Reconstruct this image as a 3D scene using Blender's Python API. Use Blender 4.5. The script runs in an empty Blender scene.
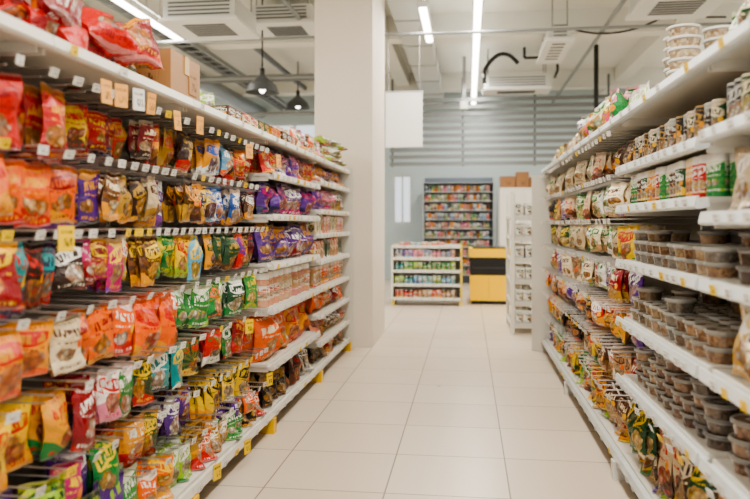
import bpy, math, random
import numpy as np
from mathutils import Vector
random.seed(7); RNG=np.random.RandomState(3)
S=bpy.context.scene
try: S.view_settings.look='AgX - Medium High Contrast'
except Exception as e: print('look',e)
def lin(c):
    return tuple(((x/255)/12.92 if x/255<=0.04045 else (((x/255)+0.055)/1.055)**2.4) for x in c)
def H(s):
    s=s.lstrip('#'); return lin((int(s[0:2],16),int(s[2:4],16),int(s[4:6],16)))
WHITE=H('ece8e0'); 
# ---------------------------------------------------------------- materials
class NT:
    def __init__(s,name):
        s.m=bpy.data.materials.new(name); s.m.use_nodes=True
        s.t=s.m.node_tree; s.n=s.t.nodes; s.b=s.n['Principled BSDF']
    def new(s,t,**k):
        n=s.n.new(t)
        for a,b in k.items(): setattr(n,a,b)
        return n
    def put(s,sock,v):
        if isinstance(v,bpy.types.NodeSocket): s.t.links.new(v,sock)
        else:
            if isinstance(v,tuple) and len(v)==3 and sock.type=='RGBA': v=v+(1,)
            sock.default_value=v
    def math(s,op,a,b=0.0,c=0.0,clamp=False):
        n=s.new('ShaderNodeMath',operation=op,use_clamp=clamp)
        s.put(n.inputs[0],a); s.put(n.inputs[1],b); s.put(n.inputs[2],c); return n.outputs[0]
    def mix(s,f,a,b,bt='MIX'):
        n=s.new('ShaderNodeMix',data_type='RGBA',blend_type=bt)
        s.put(n.inputs[0],f); s.put(n.inputs[6],a); s.put(n.inputs[7],b); return n.outputs[2]
    def attr(s,name):
        return s.new('ShaderNodeAttribute',attribute_name=name)
    def xyz(s,x,y,z):
        n=s.new('ShaderNodeCombineXYZ'); s.put(n.inputs[0],x);s.put(n.inputs[1],y);s.put(n.inputs[2],z); return n.outputs[0]
    def sep(s,v):
        n=s.new('ShaderNodeSeparateXYZ'); s.put(n.inputs[0],v); return n.outputs
    def noise(s,vec,scale,detail=2,rough=.5):
        n=s.new('ShaderNodeTexNoise'); 
        if vec is not None: s.put(n.inputs['Vector'],vec)
        n.inputs['Scale'].default_value=scale; n.inputs['Detail'].default_value=detail; n.inputs['Roughness'].default_value=rough
        return n.outputs[0]
    def bump(s,h,strength=.2,dist=.01):
        n=s.new('ShaderNodeBump'); n.inputs['Strength'].default_value=strength; n.inputs['Distance'].default_value=dist
        s.put(n.inputs['Height'],h); s.put(s.b.inputs['Normal'],n.outputs[0])
    def set(s,**k):
        names={'color':'Base Color','rough':'Roughness','metal':'Metallic','spec':'Specular IOR Level','emis':'Emission Color','es':'Emission Strength','trans':'Transmission Weight','alpha':'Alpha','coat':'Coat Weight','ior':'IOR'}
        for a,b in k.items(): s.put(s.b.inputs[names[a]],b)

def mk_print(name,rough,bumpy):
    N=NT(name); p=N.attr('puv').outputs['Vector']; u,v,sd=N.sep(p)
    c1=N.attr('c1').outputs['Color'];c2=N.attr('c2').outputs['Color'];c3=N.attr('c3').outputs['Color']
    m=N.math
    s1=m('FRACT',m('MULTIPLY',sd,7.31)); s2=m('FRACT',m('MULTIPLY',sd,13.7)); s3=m('FRACT',m('MULTIPLY',sd,29.3)); s4=m('FRACT',m('MULTIPLY',sd,53.9))
    z=m('MULTIPLY',sd,57.0)
    uc=m('SUBTRACT',u,.5)
    nn=m('SUBTRACT',N.noise(N.xyz(m('ADD',u,z),v,z),3.0,2),.5)
    ang=m('ARCTAN2',m('SUBTRACT',v,.34),uc)
    ray=m('MULTIPLY',m('GREATER_THAN',m('SINE',m('MULTIPLY',ang,14.0)),0.0),m('GREATER_THAN',s3,.55))
    col=N.mix(m('MULTIPLY',ray,.3),c1,N.mix(.5,c3,c1))
    wav=m('ADD',v,m('MULTIPLY',m('SINE',m('ADD',m('MULTIPLY',u,4.0),z)),.09))
    col=N.mix(m('LESS_THAN',wav,m('MULTIPLY',s1,.42)),col,c3)
    col=N.mix(m('MULTIPLY',m('GREATER_THAN',wav,.86),m('GREATER_THAN',s4,.5)),col,N.mix(.35,c2,c3))
    cu=m('ADD',uc,m('MULTIPLY',m('SUBTRACT',s4,.5),.3))
    dx=m('DIVIDE',cu,.33); dy=m('DIVIDE',m('SUBTRACT',v,.32),m('ADD',.13,m('MULTIPLY',s2,.1)))
    d=m('ADD',m('ADD',m('MULTIPLY',dx,dx),m('MULTIPLY',dy,dy)),m('MULTIPLY',nn,2.6))
    art=m('LESS_THAN',d,.85)
    vo=N.new('ShaderNodeTexVoronoi'); N.put(vo.inputs['Vector'],N.xyz(u,m('MULTIPLY',v,1.3),z)); vo.inputs['Scale'].default_value=8
    vr,vg,vb=N.sep(vo.outputs['Color'])
    ac=N.mix(vr,N.mix(.45,c3,(.8,.42,.1)),N.mix(.5,c2,(.22,.05,.02)))
    ac=N.mix(m('GREATER_THAN',vg,.78),ac,N.mix(.4,c2,(.9,.8,.55)))
    ac=N.mix(m('MULTIPLY',m('MULTIPLY',vo.outputs['Distance'],1.2,clamp=True),.7),ac,(.03,.015,.01))
    col=N.mix(art,col,ac)
    tl=m('ADD',m('SUBTRACT',v,.7),m('MULTIPLY',uc,m('MULTIPLY',m('SUBTRACT',s1,.5),.5)))
    pl=m('MULTIPLY',m('LESS_THAN',m('ABSOLUTE',uc),.41),m('LESS_THAN',m('ADD',m('ABSOLUTE',tl),m('MULTIPLY',m('MULTIPLY',uc,uc),.35)),.135))
    pl=m('MULTIPLY',pl,m('GREATER_THAN',s2,.4))
    col=N.mix(pl,col,c2)
    tcol=N.mix(pl,c2,N.mix(.25,c1,(.02,.02,.03)))
    let=m('GREATER_THAN',N.noise(N.xyz(m('MULTIPLY',u,15),m('MULTIPLY',tl,6),z),1.0,1),.49)
    tb=m('MULTIPLY',m('LESS_THAN',m('ABSOLUTE',tl),.075),m('LESS_THAN',m('ABSOLUTE',uc),.36))
    col=N.mix(m('MULTIPLY',let,tb),col,tcol)
    sm=m('GREATER_THAN',N.noise(N.xyz(m('MULTIPLY',u,42),m('MULTIPLY',v,8),z),1.0,1),.52)
    hw=m('LESS_THAN',m('ABSOLUTE',uc),.36)
    ln=m('ADD',m('LESS_THAN',m('ABSOLUTE',m('SUBTRACT',v,.53)),.018),m('LESS_THAN',m('ABSOLUTE',m('SUBTRACT',v,.1)),.03))
    ln=m('ADD',ln,m('LESS_THAN',m('ABSOLUTE',m('SUBTRACT',v,.88)),.02))
    col=N.mix(m('MULTIPLY',sm,m('MULTIPLY',ln,hw)),col,c2)
    bx=m('SUBTRACT',u,.78); by=m('MULTIPLY',m('SUBTRACT',v,.47),1.3)
    bd=m('MULTIPLY',m('LESS_THAN',m('ADD',m('MULTIPLY',bx,bx),m('MULTIPLY',by,by)),.012),m('GREATER_THAN',s1,.5))
    col=N.mix(bd,col,N.mix(s3,(.85,.55,.02),(.7,.02,.02)))
    cr=m('GREATER_THAN',m('ABSOLUTE',m('SUBTRACT',v,.5)),.465)
    col=N.mix(m('MULTIPLY',cr,.35),col,(.5,.48,.45))
    N.set(color=col,rough=rough,spec=.5)
    if bumpy:
        g=N.new('ShaderNodeNewGeometry').outputs['Position']
        N.bump(N.noise(g,26,3),.9,.018)
    return N.m
M_film=mk_print('printed_film',.3,True)
M_card=mk_print('printed_card',.55,False)
N=NT('painted_colour'); N.set(color=N.attr('c1').outputs['Color'],rough=.42); M_plain=N.m
N=NT('lidded_food'); 
c1=N.attr('c1').outputs['Color']; vo=N.new('ShaderNodeTexVoronoi'); vo.inputs['Scale'].default_value=75
N.put(vo.inputs['Vector'],N.new('ShaderNodeNewGeometry').outputs['Position'])
r=N.sep(vo.outputs['Color'])[0]
N.set(color=N.mix(N.math('MULTIPLY',r,.7),c1,N.attr('c3').outputs['Color']),rough=.2,coat=.6); M_grain=N.m
N=NT('brushed_metal'); N.set(color=N.attr('c1').outputs['Color'],rough=.35,metal=.85); M_metal=N.m
N=NT('clear_plastic'); N.set(color=(.8,.8,.78),rough=.1,alpha=.4); M_clear=N.m
N=NT('tube_light'); N.set(color=(1,1,1),emis=(1,.95,.87),es=9.0); M_tube=N.m
N=NT('lid_plastic'); N.set(color=N.attr('c2').outputs['Color'],rough=.3); M_lid=N.m
N=NT('price_ticket'); u,v,sd=N.sep(N.attr('puv').outputs['Vector']); m=N.math; z=m('MULTIPLY',sd,57.0)
fig=m('MULTIPLY',m('MULTIPLY',m('LESS_THAN',m('ABSOLUTE',m('SUBTRACT',v,.35)),.17),m('LESS_THAN',m('ABSOLUTE',m('SUBTRACT',u,.6)),.28)),m('GREATER_THAN',N.noise(N.xyz(m('MULTIPLY',u,14),m('MULTIPLY',v,3),z),1.0,1),.5))
tx=m('MULTIPLY',m('MULTIPLY',m('LESS_THAN',m('ABSOLUTE',m('SUBTRACT',v,.75)),.06),m('LESS_THAN',m('ABSOLUTE',m('SUBTRACT',u,.5)),.38)),m('GREATER_THAN',N.noise(N.xyz(m('MULTIPLY',u,40),m('MULTIPLY',v,3),z),1.0,1),.48))
N.set(color=N.mix(m('MULTIPLY',m('MAXIMUM',fig,tx),.8),N.attr('c1').outputs['Color'],N.attr('c2').outputs['Color']),rough=.5); M_tag=N.m
MATS=[M_film,M_card,M_plain,M_grain,M_metal,M_clear,M_tube,M_lid,M_tag]
FILM,CARD,PLAIN,GRAIN,METAL,CLEAR,TUBE,LID,TAG=range(9)
# ---------------------------------------------------------------- templates
def T(v,f,uv,m,smooth=True):
    return dict(v=np.array(v,float),f=f,uv=np.array(uv,float),m=m if isinstance(m,list) else [m]*len(f),s=smooth)
def bag(kind='pillow',var=0):
    rs=np.random.RandomState(100+var); nx,ny=7,11
    V=[];U=[];F=[]
    ph=rs.rand(9)*6.28
    for side in (0,1):
        for j in range(ny+1):
            s=j/ny
            for i in range(nx+1):
                a=i/nx*2-1
                if kind=='pillow':
                    e=min(max((s-.05)/.83,0),1); t=(math.sin(math.pi*e**.85))**.5 if 0<e<1 else 0
                    w=1-.09*math.sin(math.pi*e)
                else:
                    e=min(max(s/.9,0),1); t=(1-e)**.6 if e<1 else 0
                    w=1-.06*math.sin(math.pi*e)
                p=(1-abs(a)**3)
                th=.5*t*p*(1+.3*math.sin(3*a+ph[0]+5*s)+.2*math.sin(9*s+ph[1])+.12*math.sin(11*a+ph[5]-7*s))
                y=-th if side==0 else th
                y+=.22*math.sin(3*s+ph[2])*max(t,.3 if kind=='pillow' else 0)+.1*math.sin(2.5*a+ph[6])
                x=a*.5*w+.018*math.sin(12*s+ph[3])
                zz=s+.018*math.sin(4*a+ph[4])*(1 if kind=='pillow' else s)
                V.append((x,y,zz)); U.append((i/nx if side==0 else 1-i/nx,s))
    o=(nx+1)*(ny+1)
    for j in range(ny):
        for i in range(nx):
            a=j*(nx+1)+i; F.append((a,a+1,a+nx+2,a+nx+1)); b=a+o; F.append((b,b+nx+1,b+nx+2,b+1))
    return T(V,F,U,FILM)
BAGS=[bag('pillow',i) for i in range(10)]; POUCH=[bag('stand',i) for i in range(8)]
def box(m=CARD):
    V=[];U=[];F=[]
    def q(ps,us):
        o=len(V); V.extend(ps);U.extend(us);F.append((o,o+1,o+2,o+3))
    X=.5
    u4=[(0,0),(1,0),(1,1),(0,1)]
    q([(-X,-X,0),(X,-X,0),(X,-X,1),(-X,-X,1)],u4); q([(X,X,0),(-X,X,0),(-X,X,1),(X,X,1)],u4)
    q([(X,-X,0),(X,X,0),(X,X,1),(X,-X,1)],u4); q([(-X,X,0),(-X,-X,0),(-X,-X,1),(-X,X,1)],u4)
    q([(-X,-X,1),(X,-X,1),(X,X,1),(-X,X,1)],[(0,.93),(1,.93),(1,.94),(0,.94)]); q([(-X,X,0),(X,X,0),(X,-X,0),(-X,-X,0)],[(0,.93)]*4)
    return T(V,F,U,m,False)
BOX=box(); PBOX=box(PLAIN); TBOX=box(TAG)
def lathe(prof,n=14):
    V=[];U=[];F=[];Ms=[]
    for k in range(len(prof)-1):
        r0,z0,v0,m=prof[k]; r1,z1,v1,_=prof[k+1]; o=len(V)
        for i in range(n+1):
            a=2*math.pi*i/n-math.pi
            V.append((r0*math.cos(a),r0*math.sin(a),z0)); V.append((r1*math.cos(a),r1*math.sin(a),z1))
            uu=(2*i/n)%1.0001; U.append((uu,v0));U.append((uu,v1))
        for i in range(n):
            F.append((o+2*i,o+2*i+2,o+2*i+3,o+2*i+1)); Ms.append(m)
    return T(V,F,U,Ms)
CAN=lathe([(0,0,0,METAL),(.48,0,0,METAL),(.5,.03,0,CARD),(.5,.95,.97,LID),(.49,1,1,LID),(.46,1,1,LID),(.45,.965,1,LID),(0,.965,1,LID)])
TIN=lathe([(0,0,0,PLAIN),(.49,0,0,PLAIN),(.5,.12,.05,CARD),(.5,.8,.95,LID),(.5,.86,.95,LID),(.47,.87,0,LID),(.47,.98,0,LID),(.44,1,0,LID),(0,1,0,LID)])
JAR=lathe([(0,0,0,GRAIN),(.46,0,0,GRAIN),(.5,.04,0,GRAIN),(.5,.2,0,CARD),(.5,.62,1,GRAIN),(.48,.74,0,GRAIN),(.4,.8,0,LID),(.44,.8,0,LID),(.44,.98,0,LID),(.41,1,0,LID),(0,1,0,LID)])
TUB=lathe([(0,0,0,GRAIN),(.42,0,0,GRAIN),(.47,.68,0,CLEAR),(.49,.78,0,LID),(.525,.79,0,LID),(.53,.93,0,LID),(.5,1,0,LID),(.46,.97,0,CLEAR),(.43,.96,0,GRAIN),(.2,.95,0,LID),(0,.95,.8,LID)],18)
BOTTLE=lathe([(0,0,0,PLAIN),(.46,0,0,PLAIN),(.5,.05,0,CARD),(.5,.62,1,PLAIN),(.42,.72,0,PLAIN),(.18,.8,0,PLAIN),(.17,.86,0,LID),(.2,.86,0,LID),(.2,1,0,LID),(0,1,0,LID)],12)
# ---------------------------------------------------------------- accumulator
class Acc:
    def __init__(s): s.V=[];s.F=[];s.P=[];s.C=[[],[],[]];s.M=[];s.S=[];s.n=0
    def add(s,t,loc,scale,yaw=0,pitch=0,roll=0,c=(WHITE,WHITE,WHITE),seed=None,mat=None,pivot_top=False):
        v=t['v'].copy()
        if pivot_top: v[:,2]-=1
        v*=np.array(scale)
        cp,sp=math.cos(pitch),math.sin(pitch); y=v[:,1]*cp-v[:,2]*sp; z=v[:,1]*sp+v[:,2]*cp; v[:,1]=y;v[:,2]=z
        if roll:
            cr,sr=math.cos(roll),math.sin(roll); x=v[:,0]*cr+v[:,2]*sr; z=-v[:,0]*sr+v[:,2]*cr; v[:,0]=x;v[:,2]=z
        cy,sy=math.cos(yaw),math.sin(yaw); x=v[:,0]*cy-v[:,1]*sy; y=v[:,0]*sy+v[:,1]*cy; v[:,0]=x;v[:,1]=y
        v+=np.array(loc)
        if seed is None: seed=random.random()
        s.V.append(v); n=len(v)
        s.P.append(np.column_stack([t['uv'],np.full(n,seed)]))
        for i in range(3):
            s.C[i].append(np.tile(np.array(tuple(c[i])[:3]+(1,)),(n,1)))
        o=s.n; s.F.extend([tuple(i+o for i in f) for f in t['f']]); s.n+=n
        s.M.extend(t['m'] if mat is None else [mat]*len(t['f'])); s.S.extend([t['s']]*len(t['f']))
        return s
    def box(s,x0,x1,y0,y1,z0,z1,col=WHITE,mat=PLAIN,c2=None,seed=None):
        return s.add(PBOX,((x0+x1)/2,(y0+y1)/2,z0),(x1-x0,y1-y0,z1-z0),c=(col,c2 or col,col),mat=mat,seed=seed)
    def cyl(s,p0,p1,r,col=WHITE,mat=PLAIN,n=8):
        p0=Vector(p0);p1=Vector(p1);d=(p1-p0); q=d.to_track_quat('Z','Y'); V=[];F=[]
        for k,p in enumerate((p0,p1)):
            for i in range(n):
                a=2*math.pi*i/n; V.append(p+q@Vector((r*math.cos(a),r*math.sin(a),0)))
        for i in range(n): j=(i+1)%n; F.append((i,j,n+j,n+i))
        F.append(tuple(range(n))[::-1]); F.append(tuple(range(n,2*n)))
        t=T([tuple(v) for v in V],F,[(0,0)]*len(V),mat,n>6)
        return s.add(t,(0,0,0),(1,1,1),c=(col,col,col))
    def tube(s,pts,r,col,mat=PLAIN,n=8):
        for a,b in zip(pts[:-1],pts[1:]): s.cyl(a,b,r,col,mat,n)
    def extr(s,prof,y0,y1,col=WHITE,mat=PLAIN,sx=1,x=0,z=0):
        n=len(prof); V=[(x+sx*a,y0,z+b) for a,b in prof]+[(x+sx*a,y1,z+b) for a,b in prof]
        F=[(i,(i+1)%n,n+(i+1)%n,n+i) for i in range(n)]+[tuple(range(n)),tuple(range(2*n-1,n-1,-1))]
        return s.add(T(V,F,[(0,0)]*len(V),mat,False),(0,0,0),(1,1,1),c=(col,col,col))
    def obj(s,name,parent=None):
        me=bpy.data.meshes.new(name); V=np.concatenate(s.V)
        me.from_pydata(V.tolist(),[],s.F)
        for m in MATS: me.materials.append(m)
        me.polygons.foreach_set('material_index',np.array(s.M,np.int32)); me.polygons.foreach_set('use_smooth',np.array(s.S,bool))
        a=me.attributes.new('puv','FLOAT_VECTOR','POINT'); a.data.foreach_set('vector',np.concatenate(s.P).ravel())
        for i in range(3):
            a=me.attributes.new('c%d'%(i+1),'FLOAT_COLOR','POINT'); a.data.foreach_set('color',np.concatenate(s.C[i]).ravel())
        me.update(); o=bpy.data.objects.new(name,me); S.collection.objects.link(o)
        if parent: o.parent=parent
        return o
def empty(name,loc=(0,0,0)):
    e=bpy.data.objects.new(name,None); S.collection.objects.link(e); return e
def R(a,b): return random.uniform(a,b)
# ---------------------------------------------------------------- colours
C={k:H(v) for k,v in dict(red='c4221c',dred='8a1820',orange='ea641e',amber='e49a28',yellow='ecc628',lime='94ba36',green='22803e',dgreen='164c2c',
 teal='1e8e92',blue='2656aa',sky='5ca8d0',navy='1e244c',purple='562a86',violet='8248a6',magenta='c0226e',pink='de849c',brown='56321e',tan='b48a5c',
 cream='e8d8b8',white='eceae2',black='17161b',gold='b48a34',gray='8a8a86',choc='341c12',beige='c8b492',salmon='d88468',lgray='c8c8c4').items()}
def P(*n): return tuple(C[i] for i in n)
TAGC=(H('dcdad4'),C['black'],C['lgray']); TAGY=(C['yellow'],C['black'],C['red'])
# ---------------------------------------------------------------- room shell
def mat_wall(name,c,scale=3,amt=.06,rough=.7):
    N=NT(name); g=N.new('ShaderNodeNewGeometry').outputs['Position']; n=N.noise(g,scale,4)
    N.set(color=N.mix(n,tuple(x*(1-amt) for x in c),c),rough=rough); N.bump(N.noise(g,60,3),.08,.004); return N.m
M_wall=mat_wall('plaster_wall',H('e0e0d8')); M_ceil=mat_wall('painted_ceiling',H('dcdcd4')); M_blue=mat_wall('pale_blue_wall',H('bccbd0'))
M_pil=mat_wall('pillar_paint',H('e8ded2'))
N=NT('floor_tile'); g=N.new('ShaderNodeNewGeometry').outputs['Position']
mp=N.new('ShaderNodeMapping'); N.put(mp.inputs[0],g); mp.inputs[1].default_value=(.4,-4.1+.6*20,0)
br=N.new('ShaderNodeTexBrick',offset=0.0,squash=1.0); N.put(br.inputs['Vector'],mp.outputs[0])
br.inputs['Color1'].default_value=H('dacdbc')+(1,); br.inputs['Color2'].default_value=H('d4c6b4')+(1,); br.inputs['Mortar'].default_value=H('8a7c6c')+(1,)
br.inputs['Scale'].default_value=1; br.inputs['Mortar Size'].default_value=.004; br.inputs['Mortar Smooth'].default_value=.1; br.inputs['Bias'].default_value=0
br.inputs['Brick Width'].default_value=.6; br.inputs['Row Height'].default_value=.6
col=N.mix(N.math('MULTIPLY',N.noise(g,5,5),.35),br.outputs['Color'],N.mix(.12,br.outputs['Color'],(.35,.27,.2)))
N.set(color=col,rough=N.math('ADD',.24,N.math('MULTIPLY',N.noise(g,3,3),.14)),spec=.42)
N.bump(N.math('SUBTRACT',1.0,br.outputs['Fac']),.4,.002); M_floor=N.m
def shell(name,boxes,mat):
    V=[];F=[]
    for x0,x1,y0,y1,z0,z1 in boxes:
        o=len(V); V+=[(x,y,z) for z in (z0,z1) for (x,y) in ((x0,y0),(x1,y0),(x1,y1),(x0,y1))]
        F+=[tuple(o+i for i in f) for f in ((3,2,1,0),(4,5,6,7),(0,1,5,4),(1,2,6,5),(2,3,7,6),(3,0,4,7))]
    me=bpy.data.meshes.new(name); me.from_pydata(V,[],F); me.materials.append(mat); o=bpy.data.objects.new(name,me); S.collection.objects.link(o); return o
XL,XR,YB,YF,ZC=-8.0,7.0,17.0,-5.0,4.4
shell('floor',[(XL,XR,YF,YB,-.1,0)],M_floor)
beams=[(XL,XR,y,y+.3,ZC-.35,ZC) for y in (1.5,6.0,10.8,15.0)]+[(x,x+.25,YF,YB,ZC-.25,ZC) for x in (-5.6,-1.45,2.9)]
shell('ceiling',[(XL,XR,YF,YB,ZC,ZC+.15)]+beams,M_ceil)
shell('wall_left',[(XL-.15,XL,YF,YB,0,ZC)]+[(XL,XL+.2,y,y+.5,0,ZC) for y in (3,8,13)],M_wall)
shell('wall_right',[(XR,XR+.15,YF,YB,0,ZC)],M_wall)
wins=[(-7.2,-5.4,2.4,3.7),(-5.0,-3.2,2.4,3.7),(-1.75,-1.3,1.3,2.45)]
def wall_with(y,x0,x1,z0,z1,ws):
    ws=sorted(ws); out=[];x=x0
    for a,b,c,d in ws:
        out.append((x,a,y,y+.15,z0,z1)); out.append((a,b,y,y+.15,z0,c)); out.append((a,b,y,y+.15,d,z1)); x=b
    out.append((x,x1,y,y+.15,z0,z1)); return out
shell('wall_back',wall_with(YB,XL,XR,0,ZC,wins),M_blue)
for i,(a,b,c,d) in enumerate(wins):
    A=Acc(); f=H('c8ccce')
    for q in ((a,a+.05,c,d),(b-.05,b,c,d),(a+.05,b-.05,c,c+.05),(a+.05,b-.05,d-.05,d),((a+b)/2-.02,(a+b)/2+.02,c+.05,d-.05)): A.box(q[0],q[1],YB+.02,YB+.08,q[2],q[3],f)
    A.obj('window_%d'%(i+1))
fw=[(XL+1+i*2.8,XL+3.4+i*2.8,.3,3.2) for i in range(5)]
shell('wall_front',wall_with(YF-.15,XL,XR,0,ZC,fw),M_wall)
shell('baseboard_left',[(XL,XL+.03,YF,YB,0,.12)],M_pil)
shell('pillar',[(-1.62,-1.0,7.62,8.75,0,ZC)],M_pil)
# ---------------------------------------------------------------- gondolas
SHW=H('dad7ce')
def shelf(A,side,xb,xe,y0,y1,z,edgecol=SHW,T_=None,dens=1.0):
    lo,hi=min(xb,xe-side*.045),max(xb,xe-side*.045)
    A.box(lo,hi,y0,y1,z-.018,z,SHW)
    A.extr([(0,-.022),(.03,-.03),(.045,-.028),(.05,-.02),(.042,.014),(.034,.014),(.036,-.006),(0,-.006)],y0,y1,edgecol,sx=side,x=xe-side*.05,z=z-.01)
    for yy in (y0+.01,y1-.025):
        A.box(lo,hi,yy,yy+.012,z-.05,z-.018,SHW)
    if T_ is not None:
        y=y0+R(.03,.1)
        while y<y1-.08:
            w=R(.035,.06); q=random.random()
            T_.add(TBOX,(xe+side*.004,y+w/2,z-.034),(w,.002,.03),yaw=side*math.pi/2,pitch=.12,c=TAGC if q<.85 else TAGY); y+=w+R(.05,.2)/dens
def hook(A,T_,side,xb,xe,y,z):
    A.cyl((xb,y-.01,z),(xe-side*.03,y-.01,z),.003,H('c0c0be'),METAL,5)
    A.cyl((xb,y-.01,z+.03),(xe,y-.01,z+.025),.0028,H('c0c0be'),METAL,5)
    q=random.random()
    if q<.93: T_.add(TBOX,(xe+side*.002,y,z+.0),(R(.034,.046),.002,.028),yaw=side*math.pi/2-side*R(-.05,.3),pitch=R(.1,.4),c=TAGC if q<.84 else TAGY)
def frame(A,side,xf,xb,y0,y1,ztop,mods,footcol):
    pb=H('8c887f')  # back panel grey, darkened to stand in for shade between the bags
    A.box(min(xb,xb-side*.03),max(xb,xb-side*.03),y0,y1,.1,ztop,pb)
    for y in mods:
        A.box(min(xb,xb+side*.035),max(xb,xb+side*.035),y-.02,y+.02,0,ztop+.02,SHW)
        A.box(min(xb,xf+side*.01),max(xb,xf+side*.01),y-.03,y+.03,0,.095,footcol)
        for k in range(int(ztop/.05)): 
            A.box(xb+side*.035-.0005,xb+side*.035+.001,y-.006,y+.006,.1+k*.05,.12+k*.05,H('555555'))
    A.box(min(xb,xf-side*.1),max(xb,xf-side*.1),y0,y1,.02,.09,H('6c665e'))  # recessed kick, shadow under the base shelf put into its dark colour
def facing(side): return side*math.pi/2
gl=empty('gondola_shelving'); FR=Acc(); TG=Acc(); HK=Acc()
XF,XBk=-1.2,-1.64
LM=[.9,2.0,3.1,4.42,5.9,7.4]
frame(FR,1,XF,XBk,.9,7.42,1.85,LM,H('e8b81c'))
FR.box(-1.70,-1.67,.9,7.42,.1,1.85,H('b8b5ae'))
for a,b in zip(LM[:-1],LM[1:]):
    shelf(FR,1,XBk-.04,XF,a+.002,b-.002,1.85,T_=TG,dens=.3); shelf(FR,1,XBk,XF,a+.002,b-.002,.13,T_=TG)
    shelf(FR,-1,XBk-.02,-2.1,a+.002,b-.002,1.85)
    shelf(FR,-1,XBk-.07,-2.1,a+.002,b-.002,.13)
for y in LM: FR.box(-2.08,-1.7,y-.02,y+.02,0,.1,H('e8b81c'))
for z in (1.62,1.36,1.05,.77,.42):
    shelf(FR,1,XBk,XF,4.44,5.88,z,T_=TG)
for z in (1.66,1.42,1.22,1.0,.77,.55,.32):
    shelf(FR,1,XBk,XF,5.92,7.38,z,T_=TG)
FR.add(PBOX,(-1.42,7.43,.0),(.5,.03,1.87),c=(SHW,)*3)
def hangrow(B,side,xb,xf,z,segs,hmax=.25,bias=.2):
    for s in segs:
        y0,y1,pals,w,h=s
        n=max(1,round((y1-y0)/w)); w=(y1-y0)/n
        for i in range(n):
            y=y0+(i+.5)*w; pal=pals[i*len(pals)//n]; 
            hh=min(h,hmax)*R(.82,1.12); sd=(sum(pal[0])*3.7+sum(pal[1])*5.3+sum(pal[2])*1.9+.013*(i//2))%1
            fx=xf-side*R(-.015,.1); k=random.choice((1,2,3,3,4)); th=R(.04,.07)*(1.35 if w>.145 else 1)
            cy_=-side*bias
            ww=w*R(.9,1.12); yy=facing(side)+cy_+R(-.25,.25)
            for j in range(k):
                bx=fx-side*(j*th*.62+.03)
                B.add(random.choice(BAGS),(bx,y+R(-.01,.01),z-.006+R(-.008,.004)),(ww,th,hh),yaw=yy+R(-.1,.1),pitch=R(-.1,.12),roll=R(-.08,.08),c=pal,seed=sd,pivot_top=True)
            hook(HK,TG,side,xb,xf+side*.055,y,z)
B=Acc()
p=P
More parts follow.
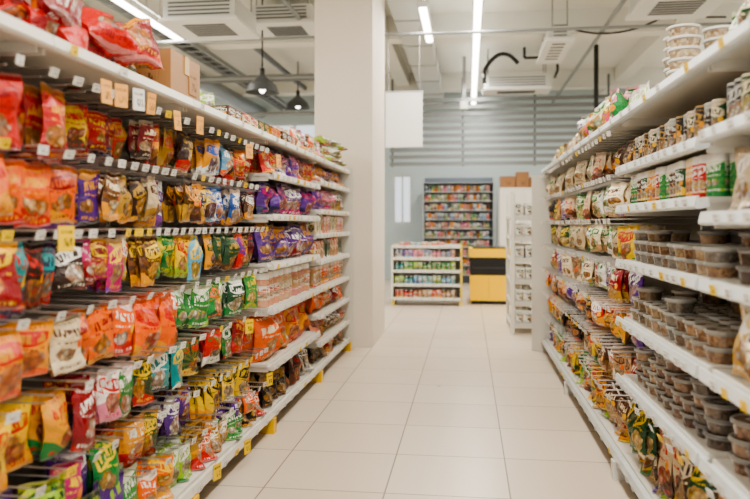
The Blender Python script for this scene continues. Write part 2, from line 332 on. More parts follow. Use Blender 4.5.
rows=[
 (1.735,[(1.2,1.95,[p('red','dred','dred')],.19,.24),(1.95,2.22,[p('dred','red','brown'),p('red','amber','dred')],.14,.24),(2.22,2.42,[p('amber','dgreen','red'),p('yellow','red','brown')],.1,.19),(2.42,2.9,[p('red','yellow','dred'),p('dred','amber','navy'),p('red','gold','choc'),p('dred','cream','choc')],.095,.18),
   (2.9,3.2,[p('amber','red','brown'),p('dgreen','gold','red'),p('gold','red','dgreen')],.1,.18),(3.2,3.62,[p('choc','gold','red'),p('brown','amber','cream'),p('navy','amber','white'),p('amber','blue','white')],.1,.19),(3.62,4.38,[p('sky','white','orange'),p('choc','amber','red'),p('red','amber','dred'),p('brown','red','cream'),p('red','cream','brown')],.11,.19)]),
 (1.5,[(1.2,1.9,[p('orange','red','amber')],.2,.2),(1.9,2.3,[p('orange','amber','red'),p('orange','dred','amber')],.15,.22),(2.3,2.5,[p('purple','magenta','violet'),p('purple','amber','navy')],.1,.2),(2.5,2.95,[p('brown','cream','amber'),p('gold','choc','amber'),p('choc','gold','amber'),p('beige','brown','gold')],.095,.17),
   (2.95,3.2,[p('brown','purple','amber'),p('white','purple','violet')],.12,.19),(3.2,3.6,[p('choc','amber','gold'),p('amber','navy','brown'),p('navy','yellow','amber'),p('yellow','blue','brown')],.1,.19),(3.6,3.95,[p('white','blue','sky'),p('blue','white','red'),p('sky','white','red')],.11,.19),(3.95,4.38,[p('blue','white','amber'),p('choc','orange','gold'),p('black','red','gold'),p('brown','white','amber')],.11,.18)]),
 (1.255,[(1.3,1.9,[p('dred','yellow','orange')],.18,.2),(1.9,2.1,[p('teal','red','navy')],.1,.24),(2.1,2.3,[p('choc','red','brown'),p('navy','teal','red')],.1,.22),(2.3,2.45,[p('choc','white','dred')],.11,.2),(2.45,2.72,[p('magenta','white','dred'),p('dred','yellow','magenta'),p('magenta','yellow','violet')],.09,.19),
   (2.72,2.88,[p('orange','white','yellow'),p('brown','yellow','amber')],.09,.19),(2.88,3.05,[p('yellow','green','lime')],.1,.19),(3.05,3.4,[p('lime','yellow','green'),p('green','yellow','lime'),p('yellow','red','lime'),p('sky','yellow','green')],.1,.2),(3.4,3.75,[p('yellow','red','green'),p('blue','yellow','sky'),p('amber','dgreen','blue')],.11,.19),(3.75,4.38,[p('dgreen','gold','brown'),p('purple','orange','red'),p('choc','gold','dgreen'),p('dred','black','gold'),p('black','white','brown')],.11,.19)]),
 (1.01,[(1.4,2.15,[p('amber','red','orange')],.18,.2),(2.15,2.3,[p('beige','brown','cream')],.15,.2),(2.3,2.75,[p('orange','dred','amber'),p('orange','white','red')],.16,.25),(2.75,3.25,[p('orange','red','amber'),p('orange','white','green')],.16,.24),(3.25,3.9,[p('green','white','lime'),p('green','orange','dgreen'),p('lime','white','green'),p('dgreen','white','green')],.12,.2),(3.9,4.38,[p('dgreen','white','green'),p('red','white','yellow'),p('brown','green','amber'),p('green','yellow','lime')],.11,.2)]),
 (.765,[(1.5,2.15,[p('yellow','red','amber')],.2,.22),(2.15,2.3,[p('amber','red','green')],.14,.2),(2.3,2.62,[p('dred','white','red'),p('red','yellow','blue'),p('white','red','pink')],.12,.22),(2.62,2.95,[p('green','white','red'),p('dgreen','yellow','red')],.13,.21),(2.95,3.3,[p('teal','white','navy'),p('sky','red','white'),p('teal','yellow','white')],.12,.21),(3.3,3.7,[p('dgreen','red','yellow'),p('green','red','white'),p('red','green','white')],.12,.21),(3.7,4.38,[p('dred','white','brown'),p('green','white','red'),p('dred','gold','red'),p('blue','white','red')],.11,.19)]),
 (.52,[(1.7,2.2,[p('purple','lime','magenta'),p('dgreen','lime','yellow')],.17,.2),(2.2,2.6,[p('magenta','yellow','green'),p('purple','white','violet'),p('green','yellow','purple')],.13,.21),(2.6,3.0,[p('red','yellow','orange'),p('amber','white','red'),p('dgreen','yellow','red')],.12,.2),(3.0,3.55,[p('purple','white','navy'),p('white','purple','violet'),p('purple','amber','navy'),p('navy','white','violet')],.12,.2),(3.55,4.36,[p('yellow','black','amber'),p('yellow','black','white'),p('amber','black','yellow')],.1,.24)]),
]
for z,segs in rows: hangrow(B,1,XBk,-1.275,z,segs)
B.obj('hanging_candy_bags')
def stand(A,side,xe,y0,y1,z,pals,w,h,kind='pouch',deep=2,d=.07,run=3,jit=.02,setb=.05,lean=.08):
    y=y0+w/2; i=0; pal=random.choice(pals)
    while y<y1-w*.4:
        if i%run==0: pal=pals[(i//run)%len(pals)]
        sd=(sum(pal[0])*3.7+sum(pal[1])*5.3+sum(pal[2])*1.9)%1
        for j in range(deep):
            x=xe-side*(setb+d/2+j*d*1.08+R(0,jit))
            hh=h*R(.9,1.05)
            if kind=='pouch': A.add(random.choice(POUCH),(x,y,z+.004),(w*.98,d*1.1,hh),yaw=facing(side)-side*.12+R(-.2,.2),pitch=R(-lean,lean*.4),c=pal,seed=sd)
            elif kind=='bag': A.add(random.choice(BAGS),(x,y,z+.004),(w*1.03,d*1.15,hh),yaw=facing(side)-side*.12+R(-.22,.22),pitch=R(-lean*1.4,lean*.6),roll=R(-.06,.06),c=pal,seed=sd)
            elif kind=='box': A.add(BOX,(x,y,z+.001),(w*.95,d*.98,hh),yaw=facing(side)+R(-.03,.03),c=pal,seed=sd)
            else:
                t={'can':CAN,'tin':TIN,'jar':JAR,'bottle':BOTTLE}[kind]
                A.add(t,(x,y,z+.001),(w*.95,w*.95,h),yaw=facing(side)+R(-.4,.4),c=pal,seed=sd)
        y+=w*1.01; i+=1
B=Acc()
stand(B,1,XF,1.3,2.75,.13,[p('dgreen','lime','yellow'),p('purple','lime','magenta'),p('green','white','lime')],.16,.24,deep=3,run=1)
stand(B,1,XF,2.75,3.3,.13,[p('orange','white','amber'),p('lime','white','green')],.13,.17,deep=3,run=2)
stand(B,1,XF,3.3,4.38,.13,[p('orange','white','red'),p('gold','white','amber'),p('green','white','lime'),p('black','amber','gold')],.12,.14,deep=3,run=2)
hangrow(B,1,XBk,-1.26,.33,[(2.6,3.3,[p('orange','yellow','amber'),p('lime','white','green')],.14,.15),(3.3,4.3,[p('gold','brown','amber'),p('amber','white','red'),p('purple','white','violet'),p('orange','white','yellow')],.13,.13)])
B.obj('deck_snack_pouches')
B=Acc(); X2=XF
stand(B,1,X2,4.46,5.86,1.62,[p('red','yellow','amber'),p('navy','pink','white'),p('purple','pink','violet'),p('dred','gold','red')],.14,.17,deep=3,run=2)
stand(B,1,X2,4.46,5.86,1.36,[p('purple','magenta','navy'),p('purple','white','magenta')],.17,.22,deep=3,kind='bag',d=.09)
stand(B,1,X2,4.46,5.86,1.05,[p('purple','amber','navy'),p('purple','white','dred')],.19,.25,deep=3,kind='bag',d=.09)
stand(B,1,X2,4.46,5.86,.77,[p('salmon','white','beige'),p('beige','white','salmon'),p('tan','white','pink')],.13,.22,deep=3,kind='jar',d=.13)
stand(B,1,X2,4.46,5.86,.42,[p('orange','cream','amber'),p('amber','red','orange'),p('salmon','cream','brown')],.21,.3,deep=3,kind='bag',d=.11)
stand(B,1,X2,4.46,5.86,.13,[p('black','gold','brown'),p('choc','red','brown'),p('black','white','gray')],.16,.2,deep=3)
for z,h,pl,k,w in ((1.66,.14,[p('amber','blue','red'),p('navy','pink','white')],'pouch',.14),(1.42,.19,[p('purple','pink','violet'),p('pink','white','magenta'),p('dgreen','white','gold')],'bag',.15),
   (1.22,.15,[p('cream','dgreen','tan'),p('salmon','white','red')],'box',.11),(1.0,.17,[p('cream','red','tan'),p('dgreen','brown','white')],'box',.12),(.77,.17,[p('tan','white','red'),p('orange','white','amber')],'can',.1),
   (.55,.18,[p('orange','cream','amber'),p('dred','white','amber')],'bag',.16),(.32,.18,[p('salmon','brown','amber'),p('brown','white','gold')],'bag',.17),(.13,.15,[p('black','gold','brown'),p('red','white','amber')],'pouch',.14)):
    stand(B,1,X2,5.94,7.36,z,pl,w,h,kind=k,deep=3,d=.1 if k!='box' else .09)
B.obj('snack_packets')
# top of left gondola
B=Acc(); zt=1.851
rp=[p('red','dred','red'),p('dred','amber','red'),p('red','dred','dred'),p('red','dred','red'),p('red','white','dred')]
for i in range(5): B.add(random.choice(BAGS),(-1.4+R(-.05,.08),1.7+i*.12,zt+.02),(.2,.12,.12),yaw=facing(1)+R(-.5,.5),pitch=R(-.8,-.3),c=random.choice(rp))
for i in range(12):
    B.add(random.choice(BAGS),(-1.38+R(-.08,.1),2.24+(i%6)*.105,zt+.03+.07*(i//6)),(.25,.16,.2),yaw=facing(1)+R(-.5,.5),pitch=R(-1.1,-.5),roll=R(-.3,.3),c=random.choice(rp))
for i in range(4):
    B.add(random.choice(BAGS),(-1.62+R(-.06,.06),2.27+i*.14,zt+.08),(.25,.16,.2),yaw=facing(1)+R(-.5,.5),pitch=R(-.7,-.3),c=random.choice(rp))
B.obj('red_candy_bags')
B=Acc()
stand(B,1,XF,3.36,3.75,zt,[p('lime','white','green'),p('green','white','pink')],.15,.13,deep=2,d=.1,setb=.08)
stand(B,1,XF,3.75,5.3,zt,[p('brown','white','gold'),p('cream','red','tan'),p('dgreen','amber','white'),p('amber','red','brown')],.14,.085,deep=3,kind='box',d=.1,setb=.06,run=2)
stand(B,1,XF,5.3,6.5,zt,[p('orange','white','amber'),p('cream','green','amber'),p('pink','white','red'),p('brown','cream','tan')],.14,.18,deep=3,d=.1,run=1)
for k in range(3):
    stand(B,1,XF,6.55,7.35,zt+k*.085,[p('lime','white','orange'),p('white','green','lime')],.16,.1,kind='bag',deep=2,d=.16,run=1,lean=.02)
B.obj('overstock_snack_bags')
A=Acc(); bc=H('a87c50')
A.box(-1.54,-1.26,2.98,3.32,zt,zt+.2,bc,PLAIN)
A.box(-1.545,-1.255,3.13,3.18,zt+.198,zt+.203,H('c8a878')); A.box(-1.262,-1.256,3.13,3.18,zt+.12,zt+.203,H('c8a878'))
A.add(TBOX,(-1.4,2.978,zt+.04),(.16,.003,.11),c=(bc,H('4a3018'),bc)); A.add(TBOX,(-1.258,3.23,zt+.04),(.1,.003,.11),yaw=facing(1),c=(bc,H('4a3018'),bc))
A.obj('cardboard_box')
A=Acc()
for i in range(3):
    A.add(POUCH[i],(-1.42,2.88+i*.025,zt+i*.03),(.16,.07,.13),yaw=facing(1)+R(-.3,.3),pitch=-.3,c=p('white','dgreen','gray'))
A.obj('white_snack_pouches')
A=Acc(); oc=(H('e4a860'),H('8a5c30'),H('f0bc70'))
for px,py in ((82,90),(98,94),(118,98),(131,102),(162,119),(186,124),(240,150),(272,160)):
    y=740*1.17/(468-px); d=y*.992+1.17*.1265; z=1.3+(224-py)*d/729
    A.add(TBOX,(-1.165,y,z-.045),(.05,.003,.078),yaw=facing(1)-.35+R(-.2,.2),pitch=R(-.1,.1),c=oc if px not in(118,) else TAGC)
for px,py in ((35,236),(240,325),(262,378),(238,445),(205,470)):
    y=740*1.17/(468-px); d=y*.992+1.17*.1265; z=1.3+(224-py)*d/729
    A.add(TBOX,(-1.165,y,z-.045),(.06,.003,.075),yaw=facing(1)-.3+R(-.2,.2),c=TAGY)
A.obj('promo_price_cards',gl)
FR.obj('frame',gl); TG.obj('price_tags',gl); HK.obj('display_hooks',gl)
# ---- right gondola
gr=empty('gondola_shelving'); FR=Acc(); TG=Acc(); HK=Acc()
RF,RB=.74,1.2
RM=[.4,1.3,2.5,3.85,5.7,7.6]
frame(FR,-1,RF,RB,.4,7.6,1.85,RM,H('d8d6d2'))
ec=H('cdd2d2')
for a,b in zip(RM[:-1],RM[1:]):
    shelf(FR,-1,RB+.04,RF,a+.002,b-.002,1.85,T_=TG,edgecol=ec,dens=.6); shelf(FR,-1,RB,RF,a+.002,b-.002,.13,T_=TG,edgecol=ec)
    shelf(FR,1,RB+.02,1.66,a+.002,b-.002,1.85); shelf(FR,1,RB+.05,1.66,a+.002,b-.002,.13)
RZ=(1.585,1.39,1.12,.83,.54)
for z in RZ: shelf(FR,-1,RB,RF,2.52,3.83,z,T_=TG,edgecol=ec,dens=1.6)
for z in (1.6,1.335,1.12,.83,.54):
    for a,b in ((.42,1.28),(1.32,2.48)): shelf(FR,-1,RB,RF,a,b,z,T_=TG,edgecol=ec,dens=1.6)
FR.add(PBOX,(1.0,7.63,0),(.7,.04,1.8),c=(SHW,)*3)
B=Acc()
pe=p
stand(B,-1,RF,2.54,3.82,1.585,[pe('dgreen','cream','brown'),pe('choc','lgray','dgreen'),pe('black','gold','cream'),pe('brown','lgray','dgreen')],.064,.13,kind='can',deep=4,d=.067,run=1)
stand(B,-1,RF,2.54,3.82,1.39,[pe('green','white','lime'),pe('red','white','yellow'),pe('amber','cream','orange'),pe('dgreen','white','yellow'),pe('brown','white','tan')],.056,.15,kind='tin',deep=4,d=.06,run=2)
stand(B,-1,RF,1.32,2.48,1.6,[pe('dgreen','cream','lime'),pe('black','lgray','brown')],.07,.14,kind='can',deep=3,d=.074,run=2)
B.obj('food_tins')
B=Acc()
def tubs(y0,y1,z,zmax,pals,dia=.112,hh=.05,t=TUB):
    y=y0+dia/2+.01
    while y<y1-dia*.45:
        for cx in range(3):
            x=RF+.06+dia/2+cx*dia*1.08; n=int((zmax-z-.02)/hh); n=max(2,n-random.choice((0,0,1,1,2)))
            pal=random.choice(pals); zz=z+.001
            for k in range(n):
                if random.random()<.25: pal=random.choice(pals)
                B.add(t,(x+R(-.006,.006),y+R(-.006,.006),zz),(dia,dia,hh*.985),yaw=R(0,6),c=pal); zz+=hh
        y+=dia*1.07
nuts=[(H(a),H(l),H(b)) for a,l,b in (('7a5c40','a8a8a2','c0a080'),('4a3428','94948f','9a7a58'),('a08a6c','bcbab4','5a4430'),('6a4a38','a09c94','b8946c'),('8a8278','b0b0ac','4a4038'),('b09878','aca89f','6a5440'),('5c4634','98948c','8a7860'))]
dark=[(H(a),H(l),H(b)) for a,l,b in (('3c2c26','74726e','7a6a5c'),('5a3a2c','8e8a84','a08468'),('2c2422','646260','6a5a50'),('6a4a38','8a867e','3a2820'))]
tubs(2.54,3.82,1.12,1.34,nuts); tubs(2.1,2.48,1.12,1.3,dark,.12,.055)
tubs(2.54,3.82,.83,1.07,nuts,.115,.056)
tubs(2.54,3.82,.54,.79,dark+nuts[:2],.122,.052)
tubs(2.0,2.48,.54,.76,dark,.13,.055)
B.obj('deli_tubs')
B=Acc()
stand(B,-1,RF,1.32,2.48,1.335,[pe('white','brown','tan'),pe('cream','red','tan'),pe('beige','white','brown')],.12,.19,deep=3)
stand(B,-1,RF,1.32,2.1,1.12,[pe('cream','gold','tan'),pe('beige','white','brown')],.12,.18,deep=3,run=2)
pas=[(H('d8bc80'),C['white'],H('c89c50')),(H('e0c890'),C['cream'],H('c8a460')),pe('cream','brown','beige')]
stand(B,-1,RF,1.32,2.48,.83,pas,.13,.25,deep=3,kind='bag',d=.09,run=2,setb=.03)
stand(B,-1,RF,1.32,2.0,.54,pas,.13,.22,deep=3,kind='bag',d=.09)
B.obj('pasta_pouches')
B=Acc()
mix=[pe('green','cream','lime'),pe('cream','green','tan'),pe('beige','red','brown'),pe('yellow','red','green'),pe('red','white','amber'),pe('purple','white','violet'),pe('brown','cream','tan'),pe('white','green','lime'),pe('dgreen','yellow','cream'),pe('tan','brown','cream'),pe('amber','dred','yellow'),pe('black','gold','red'),pe('cream','brown','gold'),pe('lime','white','green'),pe('beige','dgreen','tan'),pe('white','red','beige'),pe('choc','cream','gold'),pe('dred','cream','gold'),pe('navy','white','amber')]
def segs(y0,y1,w,h,pool):
    out=[];y=y0
    while y<y1-w:
        n=random.choice((1,1,2)); e=min(y+n*w,y1)
        if y1-e<w: e=y1
        out.append((y,e,[random.choice(pool)],w,h*R(.8,1.05))); y=e
    return out
for z,h,pool in ((1.76,.19,[mix[i] for i in (0,1,2,6,8,12,14,9)]),(1.53,.2,mix),(1.3,.2,[mix[i] for i in (0,7,8,1,3,14,6,2)]),(1.07,.2,[mix[i] for i in (1,2,7,9,12,15,5,17)]),(.84,.2,[mix[i] for i in (5,11,6,2,10,4,18,16)]),(.61,.2,[mix[i] for i in (3,4,9,10,12,6,11,17)]),(.38,.21,[mix[i] for i in (3,10,4,0,8,11,2,6)])):
    for a,b in ((3.88,5.68),(5.73,7.56)):
        hangrow(B,-1,RB,RF+.05,z,segs(a,b,.125,h,pool),hmax=.23)
hangrow(B,-1,RB,RF+.04,.48,segs(2.54,3.82,.13,.28,[mix[i] for i in (0,3,10,13,8,2,4,16)]),hmax=.31)
hangrow(B,-1,RB,RF+.04,.48,segs(1.4,2.48,.14,.28,[mix[i] for i in (6,9,11,2,16)]),hmax=.3)
for a,b in ((2.54,3.82),(3.88,5.68),(5.73,7.56)):
    stand(B,-1,RF,a,b,.13,[mix[i] for i in (3,10,4,2,6,13,5,16)],.12,.13,deep=3,run=1,setb=.07)
B.obj('hanging_grocery_packets')
B=Acc()
for i in range(6):
    B.add(random.choice(POUCH),(.98+R(-.03,.03),1.5+i*.14,zt),(.14,.09,.16),yaw=facing(-1)+R(-.2,.2),c=random.choice([pe('green','white','lime'),pe('dgreen','pink','white'),pe('cream','green','tan')]))
for i in range(3):
    B.add(random.choice(BAGS),(.9,2.28+i*.13,zt),(.15,.09,.17),yaw=facing(-1)+.3+R(-.2,.2),c=pe('green','white','lime') if i!=1 else pe('dgreen','cream','pink'))
B.obj('green_snack_pouches')
B=Acc()
stand(B,-1,RF,3.75,4.3,zt,[pe('white','lime','green'),pe('cream','brown','tan')],.14,.15,deep=2,setb=.1)
stand(B,-1,RF,4.3,5.6,zt,[pe('green','pink','white'),pe('dgreen','yellow','magenta'),pe('cream','green','tan'),pe('purple','white','lime')],.15,.23,deep=3,setb=.05,run=1,kind='bag',d=.1)
stand(B,-1,RF,5.6,7.4,zt,[pe('cream','tan','beige'),pe('beige','brown','white'),pe('black','gold','brown'),pe('yellow','green','white')],.15,.14,deep=3,run=2,setb=.05)
B.obj('overstock_grocery_packets')
B=Acc()
for cx,cy in ((.9,3.2),(1.06,3.25),(.93,3.38)):
    zz=zt
    for k in range(6): B.add(TUB,(cx+R(-.004,.004),cy,zz),(.13,.13,.045),c=(H('8a7258'),H('d4d2cc'),C['cream'])); zz+=.046
B.obj('stacked_food_bowls')
B=Acc()
B.add(BOX,(1.0,2.8,zt),(.2,.2,.1),yaw=facing(-1),c=p('tan','brown','beige'))
B.obj('carton_boxes')
FR.obj('frame',gr); TG.obj('price_tags',gr); HK.obj('display_hooks',gr)
# ---------------------------------------------------------------- far white rack
A=Acc(); T2=Acc()
x0,x1,y0,y1=.5,1.0,8.7,9.8
for x in (x0+.02,x1-.02):
    for y in (y0+.02,y1-.02): A.box(x-.02,x+.02,y-.02,y+.02,0,1.68,SHW)
A.box(x1-.02,x1,y0,y1,.1,1.66,H('dcdad6'))
for z in (.12,.38,.64,.9,1.15,1.4): shelf(A,-1,x1-.02,x0,y0+.05,y1-.05,z,T_=T2)
for z in (.25,.5,.77,1.02,1.27,1.55): 
    A.cyl((x0,y0+.02,z),(x1,y0+.02,z),.006,SHW)
for x in np.linspace(x0+.05,x1-.05,7): A.cyl((x,y0+.02,.1),(x,y0+.02,1.66),.004,SHW,n=5)
e=empty('side_display_rack'); A.obj('frame',e); T2.obj('price_tags',e)
B=Acc()
for z in (.12,.38,.64,.9,1.15,1.4): stand(B,-1,x0,y0+.08,y1-.08,z,[p('white','dgreen','lgray'),p('cream','gray','beige'),p('green','white','lgray')],.12,.15,deep=2,kind='box',d=.1)
B.obj('packaged_grocery_boxes')
# ---------------------------------------------------------------- back low gondola
def frontstand(A,x0,x1,yf,z,pals,w,h,kinds,deep=2,run=2):
    x=x0+w/2;i=0
    while x<x1-w*.4:
        if i%run==0: pal=random.choice(pals); t=random.choice(kinds)
        for j in range(deep): A.add(t,(x,yf+w/2+.03+j*w,z+.001),(w*.94,w*.9,h*R(.85,1.0)),c=pal,yaw=R(-.1,.1))
        x+=w;i+=1
def lowshelf(name,x0,x1,y0,y1,zs,ztop,post):
    e=empty(name); A=Acc(); T2=Acc()
    A.box(x0,x1,y1-.03,y1,.02,ztop,H('d0d0cc'))
    for x in (x0,x1-.05): A.box(x,x+.05,y0+.02,y1,0,.1,post); A.box(x,x+.05,y1-.06,y1,0,ztop,post)
    A.box(x0,x0+.03,y0,y1-.03,.1,ztop-.02,SHW); A.box(x1-.03,x1,y0,y1-.03,.1,ztop-.02,post)
    for z in zs:
        A.box(x0+.03,x1-.03,y0,y1-.03,z-.02,z,SHW); A.box(x0+.03,x1-.03,y0-.012,y0,z-.035,z+.012,SHW)
        x=x0+.08
        while x<x1-.1: T2.add(TBOX,(x,y0-.015,z-.03),(.06,.003,.035),c=TAGC); x+=R(.1,.2)
    A.obj('frame',e); T2.obj('price_tags',e); return e
lowshelf('low_gondola_shelving',-1.22,-.09,11.6,12.05,(.12,.34,.56,.76,.95),.97,H('d8c060'))
B=Acc()
for z,pp in ((.12,[p('beige','red','white'),p('red','white','amber'),p('tan','white','brown')]),(.34,[p('teal','white','sky'),p('magenta','white','pink'),p('sky','white','blue'),p('lime','white','green')]),(.56,[p('green','white','lime'),p('teal','white','green'),p('lime','white','dgreen')]),(.76,[p('pink','white','red'),p('lgray','blue','white'),p('violet','white','sky')])):
    frontstand(B,-1.17,-.14,11.62,z,pp,.075,.14,[BOTTLE,CAN,BOX])
frontstand(B,-1.1,-.3,11.65,.95,[p('teal','white','sky'),p('red','white','amber')],.09,.06,[BOX],1)
B.obj('toiletry_bottles')
lowshelf('low_gondola_shelving',-2.6,-1.5,12.6,13.05,(.12,.4,.7,1.0,1.3),1.5,H('d8d6d2'))
B=Acc()
for z in (.12,.4,.7,1.0,1.3): frontstand(B,-2.5,-1.6,12.62,z,[p('green','white','lime'),p('teal','white','sky'),p('pink','white','magenta'),p('amber','red','white')],.09,.2,[BOTTLE,BOX])
B.obj('household_bottles')
# ---------------------------------------------------------------- checkout counter
A=Acc(); yel=H('f6c410'); blk=H('151517')
cx0,cx1,cy0,cy1=.03,.66,11.9,12.9
A.box(cx0,cx1,cy0,cy1,.06,.47,yel); A.box(cx0+.03,cx1-.03,cy0+.03,cy1-.03,0,.06,blk)
A.box(cx0,cx1,cy0+.002,cy1,.47,.76,blk); A.box(cx0-.015,cx1+.015,cy0-.015,cy1+.015,.76,.9,yel); A.box(cx0+.04,cx1-.04,cy0+.04,cy1-.04,.9,.915,blk)
A.box(cx0+.05,cx1-.05,cy0-.006,cy0+.002,.58,.6,H('333333'))
A.box(cx0+.3,cx0+.305,cy0-.004,cy0,.1,.44,H('a88608'))
A.obj('checkout_counter')
# ---------------------------------------------------------------- wall display of small packets
A=Acc(); yw=15.9
A.box(-1.0,.58,yw+.3,yw+.36,0,2.32,H('6c7682')); 
for x in (-1.0,.54): A.box(x,x+.04,yw+.05,yw+.3,0,2.32,H('b4bcc2'))
for z in np.arange(.2,2.3,.2): A.box(-.96,.54,yw+.02,yw+.3,z-.012,z,H('c0c8cc'))
A.obj('wall_display_rack')
B=Acc()
pm=[p('red','white','amber'),p('green','white','lime'),p('navy','white','sky'),p('black','amber','red'),p('green','white','yellow'),p('white','red','sky'),p('amber','red','white'),p('sky','white','blue'),p('tan','white','brown'),p('magenta','white','pink'),p('lgray','white','gray'),p('gray','navy','white'),p('pink','tan','beige'),p('white','teal','lime')]
for z in np.arange(.2,2.15,.2): frontstand(B,-.94,.52,yw+.04,z,pm,.07,.15,[BOX,BOTTLE,CAN],2,1)
B.obj('cosmetic_packs')
A=Acc(); A.box(.6,1.5,14.2,14.8,0,2.0,H('dcd9d0')); A.box(.62,1.04,14.19,14.2,.1,1.95,H('e4e2dc')); A.box(1.06,1.48,14.19,14.2,.1,1.95,H('e4e2dc')); A.box(1.0,1.02,14.17,14.19,.9,1.1,H('888888')); A.obj('storage_cabinet')
A=Acc()
for x,w,h in ((.62,.28,.22),(.92,.24,.3),(1.18,.28,.2)): A.box(x,x+w,14.25,14.6,2.001,2.0+h,H('a2744a'),PLAIN); A.box(x,x+w,14.4,14.44,2.0+h,2.003+h,H('c8a878')); A.add(TBOX,(x+w/2,14.248,2.04),(w*.6,.003,.1),c=(H('a2744a'),H('4a3018'),WHITE))
A.obj('cardboard_box')
A=Acc(); A.box(-1.05,-.72,16.6,16.95,0,2.1,H('a4b6c4')); A.box(-1.03,-.74,16.59,16.6,.1,2.05,H('94aabc')); A.box(-.8,-.78,16.57,16.59,.95,1.15,H('444444')); A.obj('metal_locker')
# ---------------------------------------------------------------- louvre screen
A=Acc(); gs=H('74787a'); yl=14.0
for i,z in enumerate(np.arange(2.42,3.74,.135)):
    A.add(PBOX,(1.2,yl,z),(5.4,.02,.07),pitch=-.12,c=(gs,)*3)
for x in (-1.45,-.1,1.25,2.6,3.85): A.box(x-.02,x+.02,yl+.03,yl+.07,2.4,4.1,H('5a6064'))
A.obj('louvre_screen')
A=Acc(); A.box(-1.13,-.62,10.0,10.03,2.36,3.12,H('eeeeec')); 
A.cyl((-1.09,10.015,3.12),(-1.09,10.015,4.01),.004,H('999999'),METAL,5)
A.cyl((-.66,10.015,3.12),(-.66,10.015,4.01),.004,H('999999'),METAL,5)
A.box(-1.14,-.61,9.995,10.035,3.11,3.13,H('b8bcbe')); A.obj('hanging_sign_board')
# ---------------------------------------------------------------- ceiling services
def tube_light(x,y0,y1,z,pw=21):
    A=Acc(); y=y0
    while y<y1-.1:
        e=min(y+1.5,y1)
        A.extr([(-.07,.05),(-.05,.0),(.05,0),(.07,.05),(.04,.09),(-.04,.09)],y,e-.02,H('e0e0dc'),x=x,z=z)
        A.box(x-.045,x+.045,y+.02,e-.04,z-.025,z-.001,C['white'],TUBE)
        A.box(x-.035,x+.035,y+.02,e-.04,z+.091,z+.1,C['white'],TUBE)  # upward glowing strip, added to brighten the ceiling
        for yy in (y+.2,e-.2): A.cyl((x,yy,z+.09),(x,yy,ZC),.005,H('888888'),METAL,5)
        y=e
    A.obj('linear_ceiling_light')
    L=bpy.data.lights.new('ceiling_tube_lamp','AREA'); L.shape='RECTANGLE'; L.size=.14; L.size_y=(y1-y0); L.energy=pw*(y1-y0); L.color=(1,.93,.83)
    o=bpy.data.objects.new('ceiling_tube_lamp',L); o.location=(x,(y0+y1)/2,z-.04); S.collection.objects.link(o)
tube_light(.12,7.0,16.5,3.95)
tube_light(.12,-4,5.2,3.95,27)
tube_light(-.55,8.9,10.6,3.95)
tube_light(-3.9,-4,5.6,3.85); tube_light(-3.95,7.3,9.7,3.85)
tube_light(-6.6,-4,16,3.85)
tube_light(4.3,-4,6,3.95); tube_light(4.3,9,16,3.95)
def ac(name,x,y,z,w=.95,d=.95,h=.27):
    A=Acc(); g=H('d2d3cf')
    A.box(x-w/2,x+w/2,y,y+d,z+.04,z+h,g); A.box(x-w/2-.04,x+w/2+.04,y-.04,y+d+.04,z,z+.04,H('dcdcd8'))
    for k in range(6): A.box(x-w*.3,x+w*.3,y+.15+k*(d-.3)/6,y+.2+k*(d-.3)/6,z-.008,z,H('5a5c5c'))
    for k in range(4): A.box(x-w/2+.06,x+w/2-.06,y-.004,y,z+.07+k*.045,z+.09+k*.045,H('66696a'))
    for sx in (-1,1):
        for yy in (y+.05,y+d-.05): A.cyl((x+sx*(w/2-.05),yy,z+h),(x+sx*(w/2-.05),yy,ZC),.008,H('888888'),METAL,6)
    A.obj(name)
ac('ceiling_air_conditioner',-3.05,8.0,3.62,.85,.85)
ac('ceiling_air_conditioner',-2.45,9.4,3.95,.8,.8,.25)
ac('ceiling_air_conditioner',.85,13.0,3.66,1.1,.5,.28)
ac('ceiling_air_conditioner',2.5,8.8,3.92,.9,.9)
ac('ceiling_air_conditioner',1.25,10.2,3.8,.3,1.4,.2)
A=Acc()
def arc(p0,p1,h,n=10):
    out=[]
    for i in range(n+1):
        t=i/n; q=[p0[k]*(1-t)+p1[k]*t for k in range(3)]; q[2]+=h*4*t*(1-t); out.append(tuple(q))
    return out
bk=H('1c1e20')
A.tube(arc((.28,12.7,3.95),(.85,12.7,4.05),.22),.035,bk); A.tube([(.28,12.7,3.95),(.28,12.7,3.72)],.035,bk)
A.tube([(.95,12.6,4.3),(.95,12.6,4.12),(1.5,12.6,4.12),(1.5,12.6,3.9),(1.5,13.0,3.86)],.025,bk)
A.obj('refrigerant_hose')
A=Acc(); A.tube(arc((1.5,10.5,4.02),(2.6,10.2,4.08),-.12),.014,bk); A.tube([(2.6,10.2,4.08),(3.4,10.2,4.05)],.014,bk); A.obj('electrical_conduit')
A=Acc(); gm=H('8e9292')
A.cyl((-2.2,YF+.1,4.0),(-2.2,16.9,4.0),.03,gm,PLAIN,10); A.cyl((-4.9,YF+.1,3.95),(-4.9,16.9,3.95),.14,gm,PLAIN,16)
A.cyl((XL+.05,9.2,3.7),(XR-.05,9.2,3.7),.02,gm,PLAIN,10); A.cyl((XL+.05,12.2,3.82),(-1.7,12.2,3.82),.045,gm,PLAIN,10)
A.cyl((XL+.05,11.4,3.6),(-1.7,11.4,3.6),.02,H('6a6e70'),PLAIN,8); A.cyl((XL+.05,14.2,3.5),(-1.7,14.2,3.5),.035,gm,PLAIN,8)
A.cyl((1.9,YF+.1,4.05),(1.9,16.9,4.05),.03,gm,PLAIN,10)
A.cyl((-3.4,YF+.1,4.15),(-3.4,16.9,4.15),.05,H('5a5e60'),PLAIN,10)
A.obj('ceiling_pipes')
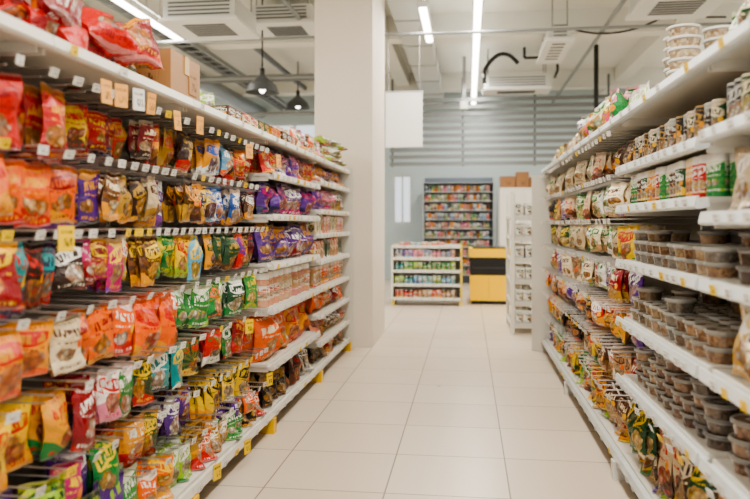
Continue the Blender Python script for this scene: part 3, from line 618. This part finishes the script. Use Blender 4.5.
A=Acc(); A.box(-.98,-.55,5.5,16.8,4.02,4.3,H('c4c7c5')); 
for y in np.arange(5.5,16.8,1.4): A.box(-.995,-.535,y,y+.05,4.005,4.315,H('a4a8a8'))
A.obj('ventilation_duct')
A=Acc()
for x in (-4.35,-4.05): A.box(x-.015,x+.015,5,16.8,3.95,4.03,H('8a8e8e'))
for y in np.arange(5.2,16.7,.35): A.box(-4.335,-4.065,y,y+.03,3.955,3.97,H('8a8e8e'))
for x in (-4.25,-4.2,-4.14): A.cyl((x,5,3.99),(x,16.8,3.99),.015,bk,PLAIN,6)
A.obj('cable_tray')
A=Acc(); A.cyl((2.2,13.0,0),(2.2,13.0,ZC),.04,H('2a2c2e'),PLAIN,10); A.box(2.12,2.28,12.92,13.08,0,.02,H('3a3c3e')); A.obj('support_post')
DOME=lathe([(.03,.24,0,PLAIN),(.06,.2,0,PLAIN),(.1,.17,0,PLAIN),(.19,.09,0,PLAIN),(.225,0,0,PLAIN),(.235,-.015,0,PLAIN),(.22,0,0,METAL),(.18,.08,0,METAL),(.08,.15,0,METAL),(0,.16,0,METAL)],24)
BULB=lathe([(0,-.02,0,TUBE),(.03,-.01,0,TUBE),(.045,.03,0,TUBE),(.03,.07,0,TUBE),(.015,.12,0,TUBE)],12)
for px,py,d in ((255,88,9.7),(293,105,13.6)):
    x=(px-468)/740*d; z=1.3+(224-py)*d/729; A=Acc()
    A.add(DOME,(x,d,z),(1,1,1),c=(H('4a4e50'),)*3); A.add(BULB,(x,d,z),(1,1,1)); A.cyl((x,d,z+.23),(x,d,ZC),.011,H('1c1c1c'),PLAIN,6); A.cyl((x,d,z+.22),(x,d,z+.32),.035,H('2a2a2a'),PLAIN,8)
    A.obj('pendant_lamp')
A=Acc(); A.box(-.1,-.04,13.6,13.65,3.5,ZC,H('888888')); A.box(-.14,0,13.5,13.68,3.42,3.56,H('d8d8d4')); A.obj('security_camera')
# ---------------------------------------------------------------- world, camera
w=bpy.data.worlds.new('World'); S.world=w; w.use_nodes=True
bg=w.node_tree.nodes['Background']; bg.inputs[0].default_value=(.85,.9,.93,1); bg.inputs[1].default_value=1.3
cd=bpy.data.cameras.new('Camera'); cam=bpy.data.objects.new('Camera',cd); S.collection.objects.link(cam); S.camera=cam
cam.location=(0,0,1.3); cam.rotation_euler=(math.pi/2,0,math.radians(7.27)); cd.lens=35; cd.sensor_width=36; cd.shift_y=-.034
cd.dof.use_dof=True; cd.dof.focus_distance=4.0; cd.dof.aperture_fstop=1.8
